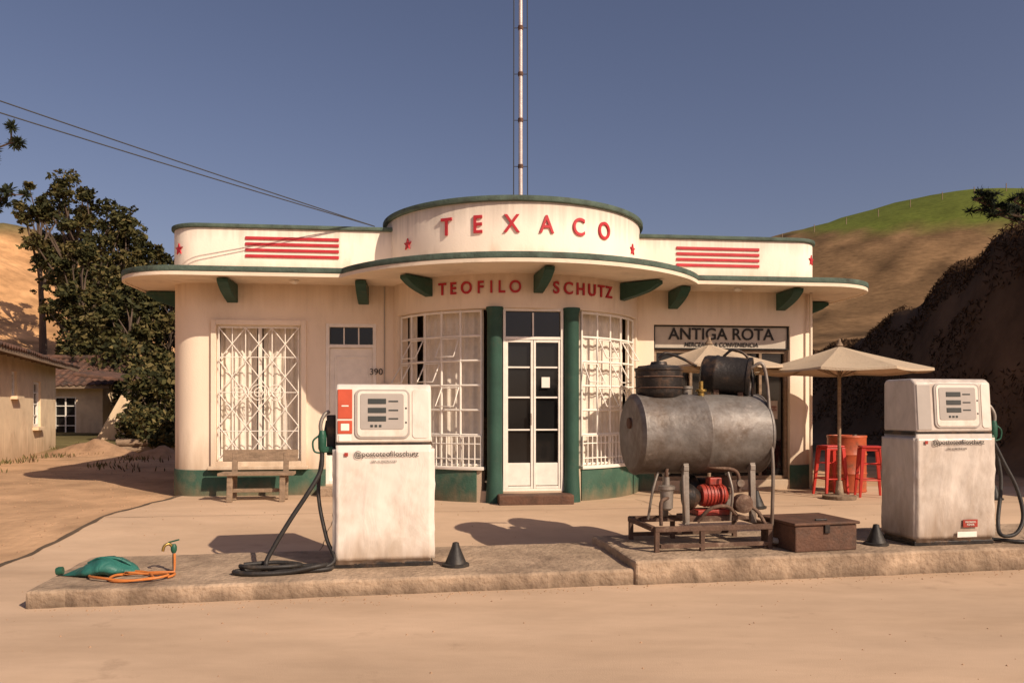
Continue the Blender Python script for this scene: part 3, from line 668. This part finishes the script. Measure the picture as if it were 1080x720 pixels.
def umbrella(x,y,rad,zr,za,rz,zg):
    u=root('market_umbrella',(x,y,zg),rz); V=[(0,0,za-zg)];F=[]; n=8; K=6;S=8
    def pt(a,q):
        f=(a%S)/S; A0=2*math.pi*(a//S)/n; A1=2*math.pi*(a//S+1)/n
        p=Vector((math.cos(A0),math.sin(A0))).lerp(Vector((math.cos(A1),math.sin(A1))),f)*rad*q
        sag=.045*math.sin(math.pi*f)*q; z=za-zg-(za-zr)*(q**.92)-sag*.6
        return (p.x,p.y,z)
    T_=n*S
    for k in range(1,K+1):
        for a in range(T_): V.append(pt(a,k/K))
    for a in range(T_):
        v=pt(a,1); V.append((v[0]*1.003,v[1]*1.003,v[2]-.03-.006*math.sin(a*.8)))
    for a in range(T_): F.append((0,1+a,1+(a+1)%T_))
    for k in range(K):
        for a in range(T_): bb=(a+1)%T_; F.append((1+k*T_+a,1+(k+1)*T_+a,1+(k+1)*T_+bb,1+k*T_+bb))
    mesh('canopy',V,F,'canvas',u)
    cyl('pole',(0,0,0),(0,0,za-zg+.06),.024,'wood',u,12); rings('finial',(0,0,za-zg+.0),[(0,.05),(.03,.04),(.06,.02),(.09,.02),(.1,.005)],'wood',u,12)
    ribs=[[(0,0,za-zg-.03),(rad*.98*math.cos(2*math.pi*i/n),rad*.98*math.sin(2*math.pi*i/n),zr-zg-.02)] for i in range(n)]
    st=[[(0,0,zr-zg-.10),(rad*.5*math.cos(2*math.pi*i/n),rad*.5*math.sin(2*math.pi*i/n),(za+zr)/2-zg-.03)] for i in range(n)]
    tube('ribs',ribs+st,.008,'wood',u)
    rings('foot',(0,0,0),[(0,.22),(.05,.22),(.06,.06),(.25,.035)],'kerb',u,20)
umbrella(4.50,10.95,1.16,2.00,2.33,12,ht(4.6,11)+.02)
umbrella(2.66,10.75,.95,2.04,2.34,20,ht(2.7,10.7)+.02)

# ---------------------------------------------------------------- things lying on the island
wc=root('plastic_watering_bag',(-3.27,6.36,.15),10)
V=[];F=[];n=26;K=18
for j in range(K+1):
    q=j/K; x=-.30+.58*q
    wdt=.145*(math.sin(math.pi*min(1,q*.93+.05))**.7)*(.45+.75*ss(q*1.6)); hgt=.105*(math.sin(math.pi*min(1,q*.93+.05))**.8)*(.35+.8*ss((q-.1)*1.8))
    for i in range(n):
        a=2*math.pi*i/n; cy=math.cos(a)*wdt; sz=math.sin(a); z=hgt*.55+sz*hgt*(.75 if sz>0 else .5)
        dd=noise.noise(Vector((x*9,cy*12,z*9)))*.022+abs(noise.noise(Vector((x*16+3,cy*14,1))))*.015
        V.append((x,cy+dd*math.cos(a),max(.006,z+dd*math.sin(a))))
for j in range(K):
    for i in range(n): k=(i+1)%n; F.append((j*n+i,j*n+k,(j+1)*n+k,(j+1)*n+i))
F.append(tuple(range(n-1,-1,-1))); F.append(tuple(range(K*n,(K+1)*n)))
mesh('body',V,F,'teal',wc,smooth=True)
tube('strap',[cat([(-.10,-.02,.10),(.0,-.06,.145),(.13,-.06,.135),(.22,-.03,.08)],6)],.009,'teal',wc)
rings('neck',(-.29,0,.045),[(0,.03),(.03,.034),(.05,.028)],'nozzle',wc,16,(-1,0,-.15))
oh=root('garden_hose',(-2.96,6.20,.15))
pts=[]
for i in range(80):
    a=i/80*2*math.pi*2.4; rr_=.18+.045*math.sin(i*.31)+.03*math.sin(i*.13+1)
    pts.append((rr_*1.35*math.cos(a)+.04*math.sin(i*.09),rr_*.8*math.sin(a)-.0,.014+.014*(i/80)+.006*math.sin(i*.5)))
pts+= [(.28,.12,.03),(.24,.22,.07),(.21,.29,.14)]
tube('coil',[pts],.010,'hoseor',oh,3)
tp=root('water_tap',(-2.76,6.50,.15))
tube('riser',[[(0,0,0),(0,0,.19)]],.012,'steel',tp); rings('valve_body',(0,0,.15),[(0,.016),(.02,.024),(.05,.024),(.07,.014)],'nozzle',tp,14)
tube('outlet',[cat([(0,0,.19),(-.03,-.02,.225),(-.06,-.04,.21),(-.07,-.045,.17)],5)],.012,'brass',tp); box('lever',(.0,0,.245),(.09,.018,.012),'nozzle',tp,bevel=.003,rot=(0,-15,0))

# ---------------------------------------------------------------- houses at left
def house(name,A,Bp,depth,zb,ze,rise,over,openings):
    A=Vector(A);Bp=Vector(Bp); d=Bp-A; Ln=d.length; ang=math.degrees(math.atan2(d.y,d.x))
    h=root(name,(A.x,A.y,0),ang)
    path=[(0,depth),(0,0)]+[(x,0) for x in sorted(set([q for o in openings for q in o[:2]]))]+[(Ln,0),(Ln,depth),(0.01,depth)]
    zs=sorted(set([zb-1,ze]+[q for o in openings for q in o[2:4]]))
    gwall('walls',path,zs,'housewall',h,.2,lambda x,y,z:y<.02 and any(o[0]<x<o[1] and o[2]<z<o[3] for o in openings))
    for k,o in enumerate(openings):
        box(f'window_dark_{k}',((o[0]+o[1])/2,.15,(o[2]+o[3])/2),(o[1]-o[0],.02,o[3]-o[2]),'glass',h)
        frame(o[0],o[1],o[2],o[3],.08,.07,.06,'white',f'window_frame_{k}',h)
        for j in range(1,4): box(f'window_bar_{k}_{j}',((o[0]+o[1])/2,.08,o[2]+(o[3]-o[2])*j/4),(o[1]-o[0]-.15,.03,.03),'white',h)
        box(f'window_mull_{k}',((o[0]+o[1])/2,.085,(o[2]+o[3])/2),(.045,.03,o[3]-o[2]-.15),'white',h)
        box(f'window_sill_{k}',((o[0]+o[1])/2,-.06,o[2]-.04),(o[1]-o[0]+.2,.14,.07),'housewall',h)
    for sgn,nm in ((1,'front'),(-1,'back')):
        V=[];F=[]; nxx=int((Ln+2*over)/.075); nr=8
        for j in range(nr+1):
            for r2 in (0,1):
                q=j/nr
                for i in range(nxx+1):
                    x=-over+(Ln+2*over)*i/nxx; yv=-over+(depth/2+over)*q; z=ze-.08+ (rise+.08)*q + .03*math.sin(i*math.pi/1.5) + (.03 if r2 else 0)+.02*noise.noise(Vector((x,yv,0)))
                    if sgn<0: yv=depth-yv
                    V.append((x,yv,z))
        n=nxx+1
        for j in range(2*nr+1):
            for i in range(nxx): F.append((j*n+i,j*n+i+1,(j+1)*n+i+1,(j+1)*n+i) if sgn>0 else (j*n+i,(j+1)*n+i,(j+1)*n+i+1,j*n+i+1))
        o=mesh('roof_'+nm,V,F,'tile',h); sm=o.modifiers.new('s','SOLIDIFY'); sm.thickness=.05
    tube('ridge',[[(-over,depth/2,ze+rise+.04),(Ln+over,depth/2,ze+rise+.04)]],.1,'tile',h)
    for x in (0.0,Ln):
        mesh(f'gable_{int(x)}',[(x+.01 if x==0 else x-.01,0,ze),(x+.01 if x==0 else x-.01,depth,ze),(x+.01 if x==0 else x-.01,depth/2,ze+rise-.05)],[(0,1,2)],'housewall',h)
    box('eave_board',(Ln/2,-over+.05,ze-.13),(Ln+2*over-.1,.03,.12),'wood',h)
    raf=int(Ln/.6)
    for i in range(raf+1): box(f'rafter_{i}',(i*Ln/raf,-over/2,ze-.10),(.06,over-.12,.08),'wood',h)
    return h
house('plastered_house',(-9.55,13.6),(-12.95,22.6),7,.4,2.72,1.3,.55,[(4.3,4.8,1.75,2.3),(6.6,7.5,1.0,2.15)])
house('stable_house',(-17.5,28.2),(-14.6,28.4),4,.4,2.35,1.0,.45,[(1.2,2.0,.5,1.9)])
bt=root('garden_wall',(-13.2,26.0,0),12)
mesh('wall_body',[(-.6,0,0),(1.9,0,0),(1.9,.3,0),(-.6,.3,0),(.5,0,2.1),(1.9,0,2.1),(1.9,.3,2.1),(.5,.3,2.1)],[(3,2,1,0),(4,5,6,7),(0,1,5,4),(1,2,6,5),(2,3,7,6),(3,0,4,7)],'housewall',bt,bevel=.02)
mesh('lean_to_roof',[(-.9,-.5,2.5),(2.2,-.5,2.15),(2.2,2.2,2.35),(-.9,2.2,2.7),(-.9,-.5,2.6),(2.2,-.5,2.25),(2.2,2.2,2.45),(-.9,2.2,2.8)],[(3,2,1,0),(4,5,6,7),(0,1,5,4),(1,2,6,5),(2,3,7,6),(3,0,4,7)],'tile',bt,bevel=.02)
house('tiled_roof_house',(-14.0,34.5),(-8.0,36),6,.5,4.0,1.8,.5,[(2.5,3.4,2,3.2)])
def mound(name,x,y,rx,ry,h,m='soil'):
    V=[];F=[];n=28;k=8
    V.append((x,y,ht(x,y)+h))
    for j in range(1,k+1):
        q=j/k
        for i in range(n):
            a=2*math.pi*i/n; rr2=q*(1+.2*noise.noise(Vector((math.cos(a)*2,math.sin(a)*2,x))))
            px,py=x+rx*rr2*math.cos(a),y+ry*rr2*math.sin(a)
            V.append((px,py,ht(px,py)-.03+h*(math.cos(q*math.pi)*.5+.5)*(1+.3*noise.noise(Vector((px*3,py*3,0))))+.03*noise.noise(Vector((px*7,py*7,2)))))
    for i in range(n): F.append((0,1+i,1+(i+1)%n))
    for j in range(k-1):
        for i in range(n): bb=(i+1)%n; F.append((1+j*n+i,1+(j+1)*n+i,1+(j+1)*n+bb,1+j*n+bb))
    mesh(name,V,F,m,smooth=True)
mound('dirt_mound',-10.2,19.5,1.5,.8,.38); mound('dirt_mound',-8.2,18.5,1.0,.6,.28)
lg=root('log_pile',(-9.0,20.2,ht(-9,20.2)),12)
for k in range(7): cyl(f'log_{k}',(-.9+random.uniform(-.2,.2),.22*(k%4),.1+.17*(k//4)),(.9+random.uniform(-.2,.2),.22*(k%4)+random.uniform(-.05,.05),.1+.17*(k//4)),.09,'wood',lg,10)

# ---------------------------------------------------------------- vegetation
class Foliage:
    def __init__(s): s.V=[];s.F=[];s.mi=[]
    def quad(s,p,a,b,m):
        o=len(s.V); s.V+= [p-a-b*.3,p+a*.2-b,p+a,p-a*.1+b]; s.F.append((o,o+1,o+2,o+3)); s.mi.append(m)
    def tube(s,pts,rad,m,n=7):
        o=len(s.V)
        for i,p in enumerate(pts):
            d=(pts[min(i+1,len(pts)-1)]-pts[max(i-1,0)]).normalized(); t_=d.orthogonal().normalized(); b=d.cross(t_)
            for k in range(n):
                a=2*math.pi*k/n; s.V.append(p+(t_*math.cos(a)+b*math.sin(a))*rad[i])
        for i in range(len(pts)-1):
            for k in range(n): q=(k+1)%n; s.F.append((o+i*n+k,o+i*n+q,o+(i+1)*n+q,o+(i+1)*n+k)); s.mi.append(m)
    def clump(s,c,r,n,size,mats,sq=.75):
        for _ in range(n):
            v=Vector((random.gauss(0,1),random.gauss(0,1),random.gauss(0,1))).normalized()*r*(random.random()**.45)
            v.z*=sq; sz=size*random.uniform(.5,1.3)
            a=Vector((random.gauss(0,1),random.gauss(0,1),random.gauss(0,.7))).normalized(); b=a.orthogonal().normalized(); b.rotate(Matrix.Rotation(random.uniform(0,6.28),3,a))
            s.quad(c+v,a*sz,b*sz*.5,random.choice(mats))
def rv(s): return Vector((random.uniform(-s,s),random.uniform(-s,s),random.uniform(-s,s)))
def tree(name,x,y,h,cw,ncl=34,nl=130,size=.2,lowc=.28):
    f=Foliage(); z=ht(x,y); b=Vector((x,y,z-.2)); lean=Vector((random.uniform(-.5,.5),random.uniform(-.5,.5),0))
    top=b+Vector((0,0,h*.8))+lean
    tr=[b.lerp(top,i/6)+rv(.06)*(i>0) for i in range(7)]
    f.tube(tr,[h*.024*(1-.13*i) for i in range(7)],0,9)
    for i in range(ncl):
        zz=lowc+(1-lowc)*(i+.5)/ncl
        env=math.sin(math.pi*min(1,max(.08,(zz-lowc)/(1-lowc)*.82+.16)))**.6
        a=random.uniform(0,6.28); rr2=cw*env*random.uniform(.25,1.05)
        c=Vector((x+lean.x*zz+rr2*math.cos(a),y+lean.y*zz+rr2*math.sin(a),z+h*zz*random.uniform(.93,1.03)))
        st=tr[min(6,max(1,int(zz*7)-1))]; mid=st.lerp(c,.5)+rv(.15)
        f.tube([st,mid,c],[h*.008,h*.005,h*.002],0,5)
        r_=cw*random.uniform(.16,.36); dark=random.random()
        mats=[1,1,2] if dark<.4 else ([2,2,1,3] if dark<.75 else [3,2,3,2])
        f.clump(c,r_,nl,size,mats)
        for _ in range(3): f.clump(c+rv(r_*1.2),r_*.4,nl//7,size,mats)
    mesh(name,f.V,f.F,['bark','leafA','leafB','leafC'],mi=f.mi)
def wx(px,d): return (px-540)/840*d
for (px,top,d,cw,lc) in ((46,198,44,1.7,.62),(78,190,41,2.1,.3),(108,203,39,2.0,.2),(135,228,40,1.9,.2),(158,252,42,1.9,.2),(176,285,38,1.7,.2),(88,262,35,1.5,.2),(108,290,33,1.7,.2),(134,300,31,1.6,.2),(200,300,40,2.0,.2)):
    x=wx(px,d); zt=1.48+(430-top)*d/840; h=zt-ht(x,d)
    tree('broadleaf_tree',x,d,h,cw,ncl=int(20+h*1.6)if lc<.5 else 18,nl=135,size=.13,lowc=lc)
def shrub(name,x,y,w_,h_,n,size=.11,mats=(1,1,2,3)):
    f=Foliage(); z=ht(x,y)
    for i in range(9):
        a=random.uniform(0,6.28); rr2=w_*random.uniform(0,.6); c=Vector((x+rr2*math.cos(a),y+rr2*math.sin(a),z+h_*random.uniform(.3,.85)))
        f.tube([Vector((x,y,z-.05)),Vector((x,y,z)).lerp(c,.6)+rv(.05),c],[.03,.02,.008],0,5)
        f.clump(c,w_*.42,n//9,size,list(mats),.9)
    mesh(name,f.V,f.F,['bark','leafA','leafB','leafC'],mi=f.mi)
for (px,d,w_,h_) in ((18,31,1.6,2.3),(48,31,1.7,2.7),(78,32,1.7,3.6),(100,31,1.8,3.4),(128,30,1.9,3.4),(150,29,1.6,2.6),(168,25,1.3,2.4),(182,27,1.5,2.6),(142,21.5,.75,1.3),(160,20.5,.8,1.1),(176,19.5,.5,.9)):
    shrub('shrub',wx(px,d),d,w_,h_,1700 if d>24 else 1100,.12 if d>24 else .075)
def arau(name,x,y,h,spec):
    f=Foliage(); z=ht(x,y); b=Vector((x,y,z-.2))
    f.tube([b+Vector((0,0,h*i/6)) for i in range(7)],[.17*(1-.12*i) for i in range(7)],0,9)
    for (ang,zz,L_) in spec:
        d_=Vector((math.cos(R(ang)),math.sin(R(ang)),0)); s0=Vector((x,y,zz))
        pts=[s0+d_*L_*q+Vector((0,0,-.12*L_*math.sin(q*2.6)+.30*q*q)) for q in (0,.25,.5,.75,1)]
        f.tube(pts,[.05,.04,.03,.02,.012],0,5)
        for q in (.5,.62,.72,.8,.87,.93,1):
            i=min(3,int(q*4)); p=pts[i].lerp(pts[i+1],q*4-i)
            for _ in range(3):
                c=p+Vector((random.uniform(-.2,.2),random.uniform(-.2,.2),random.uniform(-.05,.18)))*(.4+q*.6)
                f.tube([p,c],[.012,.006],0,4)
                for _ in range(75):
                    v=Vector((random.gauss(0,1),random.gauss(0,1),random.gauss(.2,.8))).normalized()
                    f.quad(c+v*random.uniform(.02,.09),v*.045,v.orthogonal().normalized()*.012,1)
    mesh(name,f.V,f.F,['bark','needle'],mi=f.mi)
random.seed(3)
sp=[(a*45+random.uniform(-12,12),z_,random.uniform(1.8,2.5)) for a in range(8) for z_ in (3.6,4.7,5.6) if not (a in (0,7,1) )]
sp+=[(-3,4.95,3.35),(4,4.35,3.15)]
arau('araucaria_tree',-10.1,10.9,6.2,sp)
sp=[(a*45+random.uniform(-12,12),z_,random.uniform(1.6,2.0)) for a in range(8) for z_ in (6.6,7.4) if a not in (3,4,5)]
sp+=[(177,4.50,2.42),(188,4.35,2.1),(166,4.42,2.1)]
arau('araucaria_tree',9.45,12.0,7.8,sp)
f=Foliage(); random.seed(11)
for _ in range(40000):
    y=random.uniform(11,38); x=9.1+.02*y+random.random()*3.4+.3*random.random()
    z=ht(x,y)
    if z<.5 : continue
    if noise.noise(Vector((y*.5,z*.9,2)))<-.12: continue
    L_=random.uniform(.05,.20); d_=Vector((random.uniform(-.7,.1),random.uniform(-.5,.5),random.uniform(-1,.6))).normalized()
    s_=d_.cross(Vector((random.uniform(-1,1),1,.2))).normalized()*random.uniform(.008,.022)
    f.quad(Vector((x,y,z+random.uniform(-.02,.10))),d_*L_*.6,s_,1 if random.random()<.6 else 2)
mesh('bank_dry_vegetation',f.V,f.F,['bark','dryA','dryB'],mi=f.mi)
f=Foliage(); random.seed(5)
for _ in range(2600):
    r0=random.random()
    if r0<.6: x=random.uniform(-13,-5.2); y=random.uniform(15,24)
    else: x=random.uniform(-14,-8); y=random.uniform(14,22)
    if noise.noise(Vector((x*.7,y*.7,3)))<.12: continue
    d_=Vector((random.uniform(-.5,.5),random.uniform(-.5,.5),1)).normalized()
    f.quad(Vector((x,y,ht(x,y)+.03)),d_*random.uniform(.04,.10),d_.orthogonal().normalized()*.012,random.choice((1,2,3)))
mesh('grass_tufts',f.V,f.F,['bark','leafB','leafC','dryB'],mi=f.mi)
V=[];F=[];random.seed(9)
for _ in range(1500):
    q=random.random()
    if q<.5: x=random.uniform(-9,-4.6); y=random.uniform(7,17)
    elif q<.75: x=random.uniform(-4.5,6); y=random.uniform(4,10.5)
    else:
        s0=random.uniform(0,9); x,y=isl(s0,-abs(random.gauss(0,.12))-.03)
    s_=random.uniform(.005,.02)*(1 if x<-4.6 else .55); z=ht(x,y)+(.02 if x>-4.73 else 0); o=len(V)
    for p in ((1,0,0),(0,1,0),(-1,0,0),(0,-1,0),(0,0,.8)): V.append((x+p[0]*s_*random.uniform(.7,1.2),y+p[1]*s_*random.uniform(.7,1.2),z+p[2]*s_))
    F+=[(o,o+1,o+4),(o+1,o+2,o+4),(o+2,o+3,o+4),(o+3,o,o+4)]
mesh('pebbles',V,F,'soil')
fp_=root('hill_fence',(0,0,0)); posts=[]
for i in range(9):
    x=38+i*4.5; y=112; posts.append([(x,y,ht(x,y)-.2),(x,y,ht(x,y)+1.0)])
tube('posts',posts,.06,'wood',fp_)

# ---------------------------------------------------------------- light & camera
el=35; az=133
S=Vector((math.sin(R(az))*math.cos(R(el)),math.cos(R(az))*math.cos(R(el)),math.sin(R(el))))
sl=bpy.data.lights.new('sun','SUN'); sl.energy=5.0; sl.angle=R(.5); sl.color=(1,.83,.65)
so=bpy.data.objects.new('sun',sl); COL.objects.link(so); so.rotation_euler=S.to_track_quat('Z','Y').to_euler(); so.location=(10,-14,18)
W=bpy.data.worlds.new('World'); scene.world=W; W.use_nodes=True
nt=W.node_tree; bg=nt.nodes['Background']; sk=nt.nodes.new('ShaderNodeTexSky'); sk.sky_type='NISHITA'; sk.sun_disc=False
sk.sun_elevation=R(el); sk.sun_rotation=R(az); sk.dust_density=3.0; sk.air_density=1.0; sk.ozone_density=1.5; sk.altitude=600
tint=nt.nodes.new('ShaderNodeMix'); tint.data_type='RGBA'; tint.blend_type='MULTIPLY'; tint.inputs[0].default_value=1
tint.inputs[7].default_value=(1.0,.81,.83,1)
nt.links.new(sk.outputs[0],tint.inputs[6]); nt.links.new(tint.outputs[2],bg.inputs[0]); bg.inputs[1].default_value=.09
cd=bpy.data.cameras.new('camera'); cd.lens=28; cd.sensor_width=36; cd.shift_y=.0648; cd.clip_end=4000; cd.clip_start=.05
co=bpy.data.objects.new('camera',cd); COL.objects.link(co); co.location=(0,0,1.48); co.rotation_euler=(R(90),0,0)
scene.camera=co
scene.view_settings.view_transform='Standard'; scene.view_settings.look='None'; scene.view_settings.exposure=0
